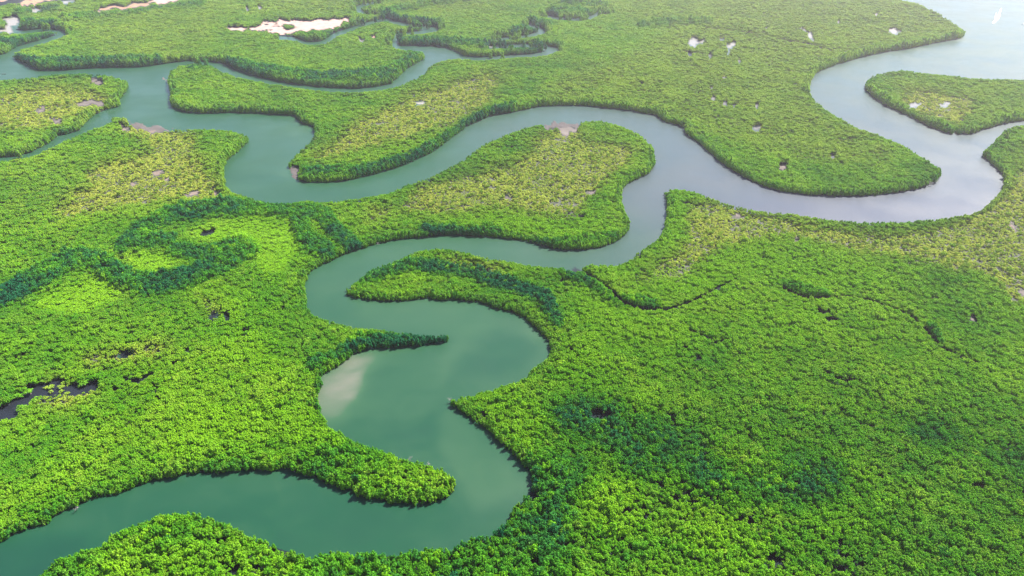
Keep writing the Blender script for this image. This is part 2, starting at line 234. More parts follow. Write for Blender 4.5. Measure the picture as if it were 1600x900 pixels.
def leaf_material():
    m, n, l, p, out = new_mat('mangrove_leaves')
    tint = attr(n, 'tint', 'INSTANCER'); dry = attr(n, 'dry', 'INSTANCER'); leaf = attr(n, 'leaf')
    ramp = n.new('ShaderNodeValToRGB'); l.new(tint.outputs['Fac'], ramp.inputs[0])
    e = ramp.color_ramp.elements
    e[0].position = 0.0; e[0].color = (0.011, 0.110, 0.040, 1)
    e[1].position = 1.0; e[1].color = (0.18, 0.38, 0.008, 1)
    a = e.new(0.35); a.color = (0.056, 0.218, 0.012, 1)
    a = e.new(0.68); a.color = (0.106, 0.292, 0.008, 1)
    c = mixc(n, l, dry.outputs['Fac'], ramp.outputs[0], (0.34, 0.38, 0.055))
    hsv = n.new('ShaderNodeHueSaturation'); l.new(c, hsv.inputs['Color'])
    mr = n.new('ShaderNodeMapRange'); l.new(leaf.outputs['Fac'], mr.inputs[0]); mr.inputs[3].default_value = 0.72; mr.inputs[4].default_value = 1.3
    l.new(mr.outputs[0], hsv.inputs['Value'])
    p.inputs['Roughness'].default_value = 0.6; p.inputs['Specular IOR Level'].default_value = 0.06
    l.new(hsv.outputs[0], p.inputs['Base Color'])
    tr = n.new('ShaderNodeBsdfTranslucent'); l.new(hsv.outputs[0], tr.inputs[0])
    mx = n.new('ShaderNodeMixShader'); mx.inputs[0].default_value = 0.42
    l.new(p.outputs[0], mx.inputs[1]); l.new(tr.outputs[0], mx.inputs[2]); l.new(mx.outputs[0], out.inputs[0])
    return m
M_LEAF = leaf_material()
def plain(name, colr, rough=0.8, var=0.3, scale=3.0):
    m, n, l, p, out = new_mat(name)
    t = n.new('ShaderNodeTexNoise'); t.inputs['Scale'].default_value = scale; t.inputs['Detail'].default_value = 6
    g = n.new('ShaderNodeTexCoord'); l.new(g.outputs['Object'], t.inputs['Vector'])
    c = mixc(n, l, t.outputs[0], [v * (1 - var) for v in colr], [min(1, v * (1 + var)) for v in colr])
    l.new(c, p.inputs['Base Color']); p.inputs['Roughness'].default_value = rough
    return m
M_BARK = plain('mangrove_bark', (0.16, 0.13, 0.10), 0.9, 0.4, 2.0)
M_DEAD = plain('bleached_wood', (0.22, 0.20, 0.18), 0.8, 0.2, 1.5)
M_HULL = plain('white_hull_paint', (0.75, 0.76, 0.78), 0.3, 0.05, 1.0)
M_DARKW = plain('tarred_wood', (0.045, 0.035, 0.03), 0.6, 0.4, 2.0)
M_TRIM = plain('grey_trim', (0.18, 0.19, 0.21), 0.5, 0.2, 2.0)
M_FOAM = plain('foam', (0.85, 0.86, 0.88), 0.7, 0.06, 0.4)

def ground_material():
    m, n, l, p, out = new_mat('tidal_mud')
    tc = n.new('ShaderNodeTexCoord'); sand = attr(n, 'sand'); dry = attr(n, 'flat')
    t = n.new('ShaderNodeTexNoise'); t.inputs['Scale'].default_value = 0.05; t.inputs['Detail'].default_value = 8; l.new(tc.outputs['Object'], t.inputs['Vector'])
    t2 = n.new('ShaderNodeTexNoise'); t2.inputs['Scale'].default_value = 0.6; t2.inputs['Detail'].default_value = 6; l.new(tc.outputs['Object'], t2.inputs['Vector'])
    mud = mixc(n, l, t2.outputs[0], (0.003, 0.007, 0.009), (0.008, 0.013, 0.014))
    flat = mixc(n, l, t2.outputs[0], (0.026, 0.032, 0.026), (0.085, 0.086, 0.064))
    c = mixc(n, l, dry.outputs['Fac'], mud, flat)
    ramp = n.new('ShaderNodeValToRGB'); l.new(sand.outputs['Fac'], ramp.inputs[0]); e = ramp.color_ramp.elements
    e[0].position = 0.2; e[0].color = (0.045, 0.04, 0.04, 1); e[1].position = 1.0; e[1].color = (0.25, 0.18, 0.155, 1)
    a = e.new(0.55); a.color = (0.10, 0.085, 0.075, 1); a = e.new(0.9); a.color = (0.26, 0.145, 0.085, 1)
    sm = n.new('ShaderNodeMath'); sm.operation = 'GREATER_THAN'; sm.inputs[1].default_value = 0.12; l.new(sand.outputs['Fac'], sm.inputs[0])
    c = mixc(n, l, sm.outputs[0], c, ramp.outputs[0])
    hs = n.new('ShaderNodeHueSaturation'); l.new(c, hs.inputs['Color']); mr = n.new('ShaderNodeMapRange'); l.new(t.outputs[0], mr.inputs[0])
    mr.inputs[1].default_value = 0.3; mr.inputs[2].default_value = 0.7; mr.inputs[3].default_value = 0.8; mr.inputs[4].default_value = 1.2; l.new(mr.outputs[0], hs.inputs['Value'])
    l.new(hs.outputs[0], p.inputs['Base Color']); p.inputs['Roughness'].default_value = 0.9; p.inputs['Specular IOR Level'].default_value = 0.08
    return m
def water_material():
    m, n, l, p, out = new_mat('silty_water')
    tc = n.new('ShaderNodeTexCoord'); sed = attr(n, 'sediment'); peat = attr(n, 'peat')
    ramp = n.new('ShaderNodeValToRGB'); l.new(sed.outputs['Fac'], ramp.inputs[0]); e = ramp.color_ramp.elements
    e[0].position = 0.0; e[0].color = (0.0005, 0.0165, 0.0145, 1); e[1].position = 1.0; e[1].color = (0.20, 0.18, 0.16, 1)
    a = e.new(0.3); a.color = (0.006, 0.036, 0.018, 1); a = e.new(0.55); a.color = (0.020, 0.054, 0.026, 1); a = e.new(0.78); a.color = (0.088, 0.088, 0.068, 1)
    est = attr(n, 'silt_sheen'); sheened = mixc(n, l, est.outputs['Fac'], ramp.outputs[0], (0.042, 0.047, 0.060))  # lavender sky sheen and turbidity mixed into the base colour
    c = mixc(n, l, peat.outputs['Fac'], sheened, (0.008, 0.010, 0.014))
    l.new(c, p.inputs['Base Color']); p.inputs['IOR'].default_value = 1.333; p.inputs['Specular IOR Level'].default_value = 0.28
    wt = n.new('ShaderNodeTexNoise'); wt.inputs['Scale'].default_value = 0.012; wt.inputs['Detail'].default_value = 2; l.new(tc.outputs['Object'], wt.inputs['Vector'])
    wr = n.new('ShaderNodeMapRange'); l.new(wt.outputs[0], wr.inputs[0]); wr.inputs[1].default_value = 0.35; wr.inputs[2].default_value = 0.65; wr.inputs[3].default_value = 0.32; wr.inputs[4].default_value = 0.44; l.new(wr.outputs[0], p.inputs['Roughness'])
    t = n.new('ShaderNodeTexNoise'); t.inputs['Scale'].default_value = 0.10; t.inputs['Detail'].default_value = 2; l.new(tc.outputs['Object'], t.inputs['Vector'])
    b = n.new('ShaderNodeBump'); b.inputs['Strength'].default_value = 0.03; b.inputs['Distance'].default_value = 0.25
    l.new(t.outputs[0], b.inputs['Height']); l.new(b.outputs[0], p.inputs['Normal'])
    return m

# ------------------------------------------------------------------ ground and water: polar sheets centred under the aircraft
def polar(name, radii, angles, zfun, attrs, material):
    R, A = np.meshgrid(radii, angles, indexing='ij')
    X = (R * np.sin(A)); Y = (R * np.cos(A)); nr, na = R.shape
    xs, ys = X.ravel(), Y.ravel(); zs = zfun(xs, ys)
    me = bpy.data.meshes.new(name)
    idx = np.arange(nr * na).reshape(nr, na)
    q = np.stack([idx[:-1, :-1], idx[:-1, 1:], idx[1:, 1:], idx[1:, :-1]], -1).reshape(-1, 4)
    wrap = abs((angles[-1] - angles[0]) - 2 * math.pi) < 1e-6
    nv = len(xs)
    co = np.stack([xs, ys, zs], -1)
    q = q[:, ::-1]
    me.vertices.add(nv); me.vertices.foreach_set('co', co.ravel().astype(np.float32))
    me.loops.add(len(q) * 4); me.loops.foreach_set('vertex_index', q.ravel().astype(np.int32))
    me.polygons.add(len(q)); me.polygons.foreach_set('loop_start', np.arange(0, len(q) * 4, 4, dtype=np.int32))
    me.polygons.foreach_set('loop_total', np.full(len(q), 4, np.int32)); me.polygons.foreach_set('use_smooth', np.ones(len(q), bool))
    for k, f in attrs.items():
        at = me.attributes.new(k, 'FLOAT', 'POINT'); at.data.foreach_set('value', f(xs, ys).astype(np.float32))
    me.update(); me.validate()
    me.materials.append(material)
    o = bpy.data.objects.new(name, me); col.objects.link(o); o['kind'] = 'structure'
    return o
def in_view(x, y): return y > 60
def ang(nc):
    core = np.linspace(-math.radians(50), math.radians(50), nc)
    side = np.linspace(math.radians(50), 2 * math.pi - math.radians(50), 60)[1:]
    return np.concatenate([core, side])
def rad(n): return np.concatenate([[1.0, 90, 170, 230], np.geomspace(262, 3300, n), np.geomspace(3300, 9500, 40)[1:]])

def wetness(x, y):
    d = np.hypot(x, y)
    s = swept(wet, x, y, 0.85 * tree_height(d), 6)
    return np.where(in_view(x, y), s, 0)
def ground_z(x, y):
    d = np.maximum(np.hypot(x, y), 1); r = 0.0016 * d + 0.8
    acc = 0
    for ax, ay in ((0, 0), (1, 0), (-1, 0), (0, 1), (0, -1), (.7, .7), (-.7, .7), (.7, -.7), (-.7, -.7)): acc = acc + wetness(x + ax * r, y + ay * r)
    acc = acc / 9; acc = np.maximum(acc, 0.06 * swept(slit_m, x, y, 1.0, 2) * in_view(x, y))
    z = 0.26 + 0.2 * (fbm(x, y, 30, 5) - 0.5) - 2.2 * acc
    return np.where(ground_sand(x, y) > 0.1, np.maximum(z, 0.12), z)
def ground_sand(x, y):
    px, py = project(x, y, 0.4); n = (fbm(x, y, 18, 9) - 0.5) * 3.0
    return np.where(in_view(x, y), sandv_m.at(px + n, py + n * 0.4), 0)
def ground_flat(x, y):
    px, py = project(x, y, 0.4)
    return np.where(in_view(x, y), np.clip(sparse_m.at(px, py) * 1.2 + 0.45 * olive_m.at(px, py) - creek_m.at(px, py), 0, 1), 0)
polar('ground', rad(620), ang(760), ground_z, {'sand': ground_sand, 'flat': ground_flat}, ground_material())

PLUME = Mask(1).poly([(470,600),(535,555),(600,544),(655,543),(605,556),(580,578),(566,602),(560,625),(540,655),(510,668),(475,650),(468,618)]).blur(13)
PLUME2 = Mask(1).poly([(505,610),(530,585),(560,562),(590,552),(583,570),(570,590),(566,612),(560,628),(535,622)]).blur(7)
PALE = Mask(1)
for p, v in [([(545,470),(720,480),(850,520),(850,540),(780,520),(730,560),(690,600),(690,560),(720,530),(560,500)], 0.5), ([(700,640),(790,720),(820,770),(740,800),(690,700)], 0.55), ([(480,420),(640,380),(800,380),(900,400),(800,400),(640,400),(540,450),(500,480)], 0.3), ([(850,186),(910,183),(900,190),(850,192)], 1.0), ([(200,186),(275,194),(270,199),(205,190)], 0.9), ([(440,262),(452,258),(462,285),(450,280)], 1.0), ([(350,255),(352,290),(400,306),(440,310),(400,312),(350,295)], 0.6), ([(440,190),(480,195),(492,200),(480,222)], 0.6)]:
    PALE.poly(p, v)
PALE.blur(7)
DEEPZ = Mask(1)
for p, v in [([(735,530),(800,505),(850,545),(800,590),(700,600),(700,575)], 0.9), ([(-60,860),(60,840),(160,840),(60,900),(-60,990)], 1.0), ([(300,780),(400,800),(480,850),(400,830)], 0.5), ([(200,760),(400,740),(560,790),(640,820),(560,850),(400,790),(250,780)], 0.35), ([(600,690),(680,650),(690,715),(640,705)], 0.6)]:
    DEEPZ.poly(p, v)
DEEPZ.blur(9)
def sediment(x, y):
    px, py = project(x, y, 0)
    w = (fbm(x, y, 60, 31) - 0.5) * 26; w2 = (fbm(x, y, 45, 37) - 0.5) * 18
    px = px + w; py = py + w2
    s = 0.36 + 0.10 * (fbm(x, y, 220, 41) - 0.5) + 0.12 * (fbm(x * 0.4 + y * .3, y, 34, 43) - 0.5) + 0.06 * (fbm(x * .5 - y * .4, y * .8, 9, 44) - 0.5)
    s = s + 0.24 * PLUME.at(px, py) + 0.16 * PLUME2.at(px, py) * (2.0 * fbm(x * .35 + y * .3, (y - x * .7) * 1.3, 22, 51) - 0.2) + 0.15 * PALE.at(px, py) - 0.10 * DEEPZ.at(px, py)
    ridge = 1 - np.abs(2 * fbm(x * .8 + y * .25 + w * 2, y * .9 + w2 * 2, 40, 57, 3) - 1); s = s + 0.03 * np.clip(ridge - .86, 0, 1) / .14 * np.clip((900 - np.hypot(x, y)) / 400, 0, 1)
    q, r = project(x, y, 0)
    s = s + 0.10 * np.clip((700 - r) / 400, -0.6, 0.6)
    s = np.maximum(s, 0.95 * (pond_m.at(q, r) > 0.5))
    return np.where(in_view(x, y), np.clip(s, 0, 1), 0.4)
def silt_sheen(x, y):        # pale reflected sky, part turbidity, painted into the water towards the estuary
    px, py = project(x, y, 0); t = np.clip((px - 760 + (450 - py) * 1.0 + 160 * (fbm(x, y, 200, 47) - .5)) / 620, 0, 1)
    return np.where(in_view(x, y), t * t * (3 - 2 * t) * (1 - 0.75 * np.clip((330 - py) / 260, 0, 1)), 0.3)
PEAT = Mask(1)
for p in POOLS: PEAT.poly(p)
for l, w in CREEKS[9:]: PEAT.line(l, w + 3)
PEAT.poly([(-80,600),(160,585),(165,615),(60,660),(-80,680)])
def peat(x, y):
    px, py = project(x, y, 0); return np.where(in_view(x, y), np.maximum.reduce([PEAT.at(px, py), PEAT.at(px, py - 5), PEAT.at(px, py - 10)]), 0)
polar('water', rad(420), ang(520), lambda x, y: np.zeros_like(x), {'sediment': sediment, 'peat': peat, 'silt_sheen': silt_sheen}, water_material())

# ------------------------------------------------------------------ tree meshes
def mesh_obj(name, verts, faces, mats, fattr=None, link=True, parent=None, mat_idx=None):
    me = bpy.data.meshes.new(name); me.from_pydata(verts, [], faces); me.update()
    for m in mats: me.materials.append(m)
    if mat_idx: me.polygons.foreach_set('material_index', mat_idx)
    if fattr is not None:
        a = me.attributes.new('leaf', 'FLOAT', 'FACE'); a.data.foreach_set('value', np.array(fattr, np.float32))
    o = bpy.data.objects.new(name, me)
    if link: col.objects.link(o)
    if parent: o.parent = parent
    return o
def tube(V, F, p0, p1, r0, r1, k=5):
    p0, p1 = Vector(p0), Vector(p1); ax = (p1 - p0).normalized(); u = ax.orthogonal().normalized(); w = ax.cross(u); b = len(V)
    for p, r in ((p0, r0), (p1, r1)):
        for i in range(k):
            a = 2 * math.pi * i / k; V.append(tuple(p + u * (r * math.cos(a)) + w * (r * math.sin(a))))
    for i in range(k): F.append((b + i, b + (i + 1) % k, b + k + (i + 1) % k, b + k + i))
    F.append(tuple(b + k + i for i in range(k)))

def crown_geometry(r, lobes, clumps, height, flat=1.0, base=0.42, low=0.18):
    """unit crown (about 1 wide): uneven lobes covered with small tilted leaf sprays"""
    V, F, L = [], [], []
    ls = []
    for k in range(lobes):
        a = 2 * math.pi * (k + r.uniform(-.3, .3)) / max(lobes - 1, 1); q = 0 if k == 0 else r.uniform(0.14, 0.46)
        rad_ = r.choice((r.uniform(0.12, 0.19), r.uniform(0.18, 0.27))) if k else r.uniform(0.22, 0.32)
        ls.append((Vector((q * math.cos(a), q * math.sin(a), base + height * (r.uniform(0.45, 0.62) if k == 0 else r.uniform(low, 0.48)))), rad_))
    for c, rr in ls:      # leafy inner mass
        b = len(V); n1, n2 = 5, 3
        tone = r.random()
        for j in range(n2 + 1):
            th = math.pi * (0.04 + 0.84 * j / n2)
            for i in range(n1):
                ph = 2 * math.pi * (i + 0.5 * (j % 2)) / n1; s = rr * r.uniform(0.62, 0.86)
                V.append((c.x + s * math.sin(th) * math.cos(ph), c.y + s * math.sin(th) * math.sin(ph), c.z + s * flat * math.cos(th)))
        for j in range(n2):
            for i in range(n1):
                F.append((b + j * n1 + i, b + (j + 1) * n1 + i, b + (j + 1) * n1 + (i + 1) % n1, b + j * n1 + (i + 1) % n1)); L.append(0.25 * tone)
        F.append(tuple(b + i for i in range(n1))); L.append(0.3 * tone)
    for k in range(clumps):
        c, rr = ls[r.randrange(len(ls))]
        z = r.uniform(-0.55, 1.0); a = r.uniform(0, 2 * math.pi); s = math.sqrt(max(0, 1 - z * z))
        nrm = Vector((s * math.cos(a), s * math.sin(a), z))
        p = c + Vector((nrm.x, nrm.y, nrm.z * flat)) * rr * r.uniform(0.85, 1.13)
        d = (nrm * 0.9 + Vector((r.gauss(0, .4), r.gauss(0, .4), r.gauss(0.25, .4)))).normalized()
        u = d.orthogonal().normalized(); w = d.cross(u); ro = r.uniform(0, 6.28)
        u, w = u * math.cos(ro) + w * math.sin(ro), w * math.cos(ro) - u * math.sin(ro)
        sz = r.uniform(0.04, 0.095); b = len(V)
        pts = [p + u * sz * 1.25, p + w * sz * r.uniform(.7, 1.1) + d * sz * .2, p - u * sz * r.uniform(.8, 1.2), p - w * sz * r.uniform(.7, 1.1) - d * sz * .2]
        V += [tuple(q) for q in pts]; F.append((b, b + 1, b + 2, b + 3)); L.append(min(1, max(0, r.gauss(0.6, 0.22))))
    return V, F, L
def trunk_geometry(r, top, spread=0.16):
    V, F = [], []
    lean = Vector((r.uniform(-.05, .05), r.uniform(-.05, .05), 0))
    tube(V, F, (0, 0, 0.10), tuple(lean + Vector((0, 0, top))), 0.035, 0.018, 6)
    for k in range(6):   # stilt roots
        a = 2 * math.pi * (k + r.uniform(-.3, .3)) / 6; s = spread * r.uniform(.7, 1.2)
        tube(V, F, (s * math.cos(a), s * math.sin(a), -0.12), (0.6 * s * math.cos(a), 0.6 * s * math.sin(a), 0.12), 0.010, 0.012, 4)
        tube(V, F, (0.6 * s * math.cos(a), 0.6 * s * math.sin(a), 0.12), (0, 0, 0.24), 0.012, 0.014, 4)
    for k in range(4):
        a = r.uniform(0, 6.28); tube(V, F, tuple(lean * .6 + Vector((0, 0, top * .6))), (0.26 * math.cos(a), 0.26 * math.sin(a), top + r.uniform(-.05, .15)), 0.016, 0.008, 4)
    return V, F

def grove_geometry(r, base=0.5):
    """several small trees grown into one another: many little unequal tufts on a level top"""
    V, F, L = [], [], []
    for k in range(24):
        a = r.uniform(0, 6.283); q = 0.56 * math.sqrt(r.random()); rad_ = r.uniform(0.09, 0.18)
        c = Vector((q * math.cos(a), q * math.sin(a), base + r.uniform(0.22, 0.42) + 0.12 * (r.random() < .15))); b = len(V); tone = r.random()
        for j in range(3):
            th = math.pi * (0.10 + 0.33 * j)
            for i in range(5):
                ph = 2 * math.pi * (i + 0.5 * (j % 2)) / 5; s = rad_ * r.uniform(0.75, 1.0)
                V.append((c.x + s * math.sin(th) * math.cos(ph), c.y + s * math.sin(th) * math.sin(ph), c.z + s * math.cos(th) * (1 if j < 2 else 2.2)))
        for j in range(2):
            for i in range(5): F.append((b + j * 5 + i, b + j * 5 + 5 + i, b + j * 5 + 5 + (i + 1) % 5, b + j * 5 + (i + 1) % 5)); L.append(0.35 + 0.25 * tone)
        F.append(tuple(b + i for i in range(5))); L.append(0.4 + 0.25 * tone)
        for k2 in range(9):
            z = r.uniform(-0.2, 1.0); a2 = r.uniform(0, 6.283); sn = math.sqrt(max(0, 1 - z * z)); nrm = Vector((sn * math.cos(a2), sn * math.sin(a2), z))
            p = c + nrm * rad_ * r.uniform(0.9, 1.2); d = (nrm * .8 + Vector((r.gauss(0, .35), r.gauss(0, .35), r.gauss(.35, .35)))).normalized(); u = d.orthogonal().normalized(); w = d.cross(u); sz = r.uniform(0.03, 0.065); b = len(V)
            V += [tuple(p + u * sz * 1.2), tuple(p + w * sz), tuple(p - u * sz), tuple(p - w * sz * .9)]; F.append((b, b + 1, b + 2, b + 3)); L.append(min(1, max(0, r.gauss(0.6, 0.2))))
    return V, F, L
protos = {'mangrove': [], 'shrub': []}; parts = []
def collection(name): return bpy.data.collections.new(name)
c_tree, c_shrub = collection('mangrove_kinds'), collection('shrub_kinds')
rr = random.Random(3)
def add_proto(kind, coll, lobes, clumps, height, flat, base, low=0.18):
    V, F, L = crown_geometry(rr, lobes, clumps, height, flat, base, low) if lobes else grove_geometry(rr, base); T, G = trunk_geometry(rr, base + 0.1)
    i = len(protos[kind])
    b = len(V); allF = F + [tuple(v + b for v in f) for f in G]
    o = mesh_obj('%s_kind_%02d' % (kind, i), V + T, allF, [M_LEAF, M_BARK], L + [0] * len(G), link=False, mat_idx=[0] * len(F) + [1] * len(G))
    coll.objects.link(o); protos[kind].append(o)
    return (V, F, L), (T, G)
for k in range(9): parts.append(add_proto('mangrove', c_tree, rr.choice((7, 9, 11)), 170, rr.uniform(0.55, 1.0), rr.uniform(0.7, 1.05), rr.uniform(0.50, 0.62)))
for k in range(5): parts.append(add_proto('mangrove', c_tree, 13, 230, 1.35, 1.1, 0.14, 0.0))     # bank trees, leafy to the waterline
for k in range(8): add_proto('mangrove', c_tree, 0, 0, 0, 0, rr.uniform(0.55, 0.75))     # groves
for k in range(6): add_proto('shrub', c_shrub, rr.choice((3, 4, 5)), 110, rr.uniform(0.45, 0.6), 0.8, 0.16)

# ------------------------------------------------------------------ where every plant stands
def lattice():
    xs, ys = [], []
    d = 250.0; row = 0
    while d < 3000:
        s = 0.78 * crown_size(d)
        hw = 0.78 * (0.843 * d + 247) + 25           # half the width of the strip that is planted
        amax = math.asin(min(0.95, hw / d)) if d > hw else math.radians(58)
        n = int(2 * amax * d / s)
        a = (np.arange(n) + 0.5 * (row % 2)) / n * 2 * amax - amax
        a = a + rng.uniform(-.62, .62, n) * s / d; r = d + rng.uniform(-.62, .62, n) * s
        xs.append(r * np.sin(a)); ys.append(r * np.cos(a)); d += s * 0.87; row += 1
    return np.concatenate(xs), np.concatenate(ys)
tx, ty = lattice()
px, py = project(tx, ty, 0)
keep = (px > -90) & (px < 1690) & (py > -42) & (py < 985)
tx, ty, px, py = tx[keep], ty[keep], px[keep], py[keep]
td = np.hypot(tx, ty); N = len(tx)
wpx = px + (fbm(tx, ty, 30, 61) - .5) * 26; wpy = py + (fbm(tx, ty, 30, 67) - .5) * 14
sparse = np.clip(sparse_m.at(wpx, wpy) * 1.15, 0, 1); olive = olive_m.at(wpx, wpy); dark = dark_m.at(wpx, wpy); lime = lime_m.at(wpx, wpy)
dark = np.clip(dark * (0.30 + 1.4 * fbm(tx, ty, 45, 89)), 0, 1)
belt = np.clip(belt_m.at(px + (wpx - px) * .3, py + (wpy - py) * .3) * (0.65 + 0.5 * fbm(tx, ty, 40, 90)), 0, 1)
dark = np.maximum(0.88 * dark, belt)
big = fbm(tx, ty, 170, 71); mid = fbm(tx, ty, 42, 73); fine = fbm(tx, ty, 13, 79, 2)
u1, u2, u3 = rng.random(N), rng.random(N), rng.random(N)
shrubby = np.clip(sparse + 0.65 * olive * (fbm(tx, ty, 60, 83) > 0.42), 0, 1)
is_shrub = u3 < shrubby * 0.96
size = crown_size(td) * np.clip(rng.lognormal(0.12, 0.27, N) + 0.4 * (rng.random(N) < 0.05), 0.6, 2.1) * (0.80 + 0.45 * fbm(tx, ty, 38, 141))
size = size * (0.86 + 0.30 * mid) * (1 + 0.10 * dark)
hgt = 1.05 + (0.36 - 0.20 * np.clip((td - 400) / 250, 0, 1)) * fine + 0.24 * mid + (0.30 + 0.45 * np.clip(td / 2000, 0, 1)) * dark + rng.normal(0, 0.075, N)
hgt = hgt * np.where(is_shrub, 0.85, 1.0)
bank = np.zeros(N, bool)
for k in range(8):
    ca, sa = math.cos(k * math.pi / 4), math.sin(k * math.pi / 4)
    bank |= swept(water_m, tx + 1.7 * size * ca, ty + 1.7 * size * sa, 0.8 * tree_height(td), 4) > 0.5
is_shrub &= ~bank
meadow = meadow_m.at(px, py)
far = np.clip((td - 500) / 1600, 0, 1)
hgt = hgt * np.where(bank, 1.12 + 0.45 * far, 1 - 0.15 * far) * (1 - 0.35 * meadow)
size = size * (1 + 0.40 * far * np.maximum(bank, belt) + 0.22 * belt * (1 - far)); hgt = np.minimum(hgt, 1.6)
size = np.where(is_shrub, size * (0.92 + 0.12 * (u2 - .5)), size)
top = size * np.where(is_shrub, 0.95, 1.75) * hgt
# nothing grows in water, pools or on bare sand, nor so close in front that it would stand over them
blocked = np.zeros(N, bool)
jx = (fbm(tx, ty, 8, 111, 2) - .5) * 0.8 * size * (1 - 0.8 * far); jy = (fbm(tx, ty, 8, 113, 2) - .5) * 0.8 * size * (1 - 0.8 * far)     # ragged bank line
for sx in (-0.2, 0, 0.2):
    blocked |= swept(bare, tx + jx + sx * size, ty + jy, 0.9 * top, 6) > 0.5
for sx in (-0.2, 0.2): blocked |= swept(slit_m, tx + sx * size, ty, 0.3 * top, 4) > 0.5
gap = fbm(tx, ty, 9, 91, 2); gapb = fbm(tx, ty, 33, 97)
drop = (u1 < 0.07 + 0.22 * sparse) & (is_shrub)
drop |= (gap > 0.84) & (u1 < .8)
drop |= is_shrub & (gap > 0.66) & (u1 < 0.75)
patchy = np.clip((fbm(tx, ty, 75, 131) - 0.47) * 6, 0, 1)
drop |= (gap > 0.70) & (u1 < 0.6 * patchy)
drop |= (gapb > 0.76) & (gap > 0.55)
ok = ~blocked & ~drop
tint = 0.69 + 0.45 * (big - .5) + 0.62 * (mid - .5) + 0.35 * (fbm(tx, ty, 90, 101) - .5) + 0.14 * lime + 0.40 * meadow - 0.60 * dark * (u2 < np.where(belt > .3, .96, .85)) - 0.22 * bank + rng.normal(0, 0.085, N) + 0.16 * (fine - .5) + 0.14 * np.clip((px - 850) / 100, 0, 1) * np.clip((660 - py) / 60, 0, 1)  # waterside trees darker: species tone plus back-lit shade put into the tint
near_dark = np.clip((py - 560) / 340, 0, 1) * np.clip((px - 650) / 300, 0, 1)
tint -= 0.07 * near_dark
dry = np.clip(0.05 + 0.62 * sparse + 0.45 * olive - 0.5 * dark + 0.45 * (mid - .5) + 0.30 * np.clip(td / 2200, 0, 1) + 0.25 * (u1 > .93) + rng.normal(0, .10, N), 0, 0.95)
dry = np.where(is_shrub, dry, dry * 0.62); dry = np.where(lime > .4, dry * 0.5, dry)
tint = np.where(is_shrub, np.maximum(tint, 0.62), tint); tint = np.clip(tint, 0, 1)
stretch = rng.uniform(0.82, 1.22, N); rotz = rng.uniform(0, 6.283, N); tz = np.full(N, 0.3)
variant = rng.integers(0, 9000, N) % 9; grove = ~bank & (rng.random(N) < np.clip((td - 380) / 160, 0, 0.88)) & (dark < 0.6)
variant = np.where(bank, 9 + variant % 5, np.where(grove, 14 + rng.integers(0, 8, N), variant))

# the largest in the picture become things of their own
ppm = FPX / (ty * CP + H * SP)
show = ok & ~is_shrub & (px > 6) & (px < 1594) & (py < 903) & (py > 560)
score = np.where(show, ppm * size, 0); order = np.argsort(-np.where(show & (project(tx, ty, 0.9 * top)[1] < 893), ppm, 0))
order = order[~grove[order]]; single = order[:280]
mask_single = np.zeros(N, bool); mask_single[single] = True

def forest(name, label, category, sel, coll, nkinds):
    k = np.nonzero(sel)[0]
    me = bpy.data.meshes.new(name); me.vertices.add(len(k))
    me.vertices.foreach_set('co', np.stack([tx[k], ty[k], tz[k]], -1).astype(np.float32).ravel())
    for an, ar in (('tint', tint), ('dry', dry), ('turn', rotz)):
        a = me.attributes.new(an, 'FLOAT', 'POINT'); a.data.foreach_set('value', ar[k].astype(np.float32))
    a = me.attributes.new('which', 'INT', 'POINT'); a.data.foreach_set('value', (variant[k] % nkinds).astype(np.int32))
    a = me.attributes.new('grow', 'FLOAT_VECTOR', 'POINT'); a.data.foreach_set('vector', np.stack([size[k] * stretch[k], size[k] / stretch[k], size[k] * hgt[k]], -1).astype(np.float32).ravel())
    o = bpy.data.objects.new(name, me); col.objects.link(o)
    o['kind'] = 'stuff'; o['label'] = label; o['category'] = category
    g = bpy.data.node_groups.new(name + '_scatter', 'GeometryNodeTree')
    g.interface.new_socket('Geometry', in_out='INPUT', socket_type='NodeSocketGeometry'); g.interface.new_socket('Geometry', in_out='OUTPUT', socket_type='NodeSocketGeometry')
    n, l = g.nodes, g.links
    gi, go = n.new('NodeGroupInput'), n.new('NodeGroupOutput'); iop = n.new('GeometryNodeInstanceOnPoints'); ci = n.new('GeometryNodeCollectionInfo')
    ci.inputs['Collection'].default_value = coll; ci.inputs['Separate Children'].default_value = True; ci.inputs['Reset Children'].default_value = True
    def na(nm, ty_):
        q = n.new('GeometryNodeInputNamedAttribute'); q.data_type = ty_; q.inputs['Name'].default_value = nm; return q.outputs['Attribute']
    mp = n.new('GeometryNodeMeshToPoints'); l.new(gi.outputs[0], mp.inputs[0])
    l.new(mp.outputs[0], iop.inputs['Points']); l.new(ci.outputs[0], iop.inputs['Instance']); iop.inputs['Pick Instance'].default_value = True
    l.new(na('which', 'INT'), iop.inputs['Instance Index']); l.new(na('grow', 'FLOAT_VECTOR'), iop.inputs['Scale'])
    cx = n.new('ShaderNodeCombineXYZ'); l.new(na('turn', 'FLOAT'), cx.inputs[2]); er = n.new('FunctionNodeEulerToRotation'); l.new(cx.outputs[0], er.inputs[0]); l.new(er.outputs[0], iop.inputs['Rotation'])
    l.new(iop.outputs[0], go.inputs[0])
    md = o.modifiers.new('scatter', 'NODES'); md.node_group = g
    return o
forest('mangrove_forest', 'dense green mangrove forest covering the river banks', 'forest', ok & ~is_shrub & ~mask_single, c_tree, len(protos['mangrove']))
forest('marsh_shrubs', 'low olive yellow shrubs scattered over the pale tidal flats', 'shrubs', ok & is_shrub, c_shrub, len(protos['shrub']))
print('PLANTS', N, int(ok.sum()), int((ok & is_shrub).sum()))

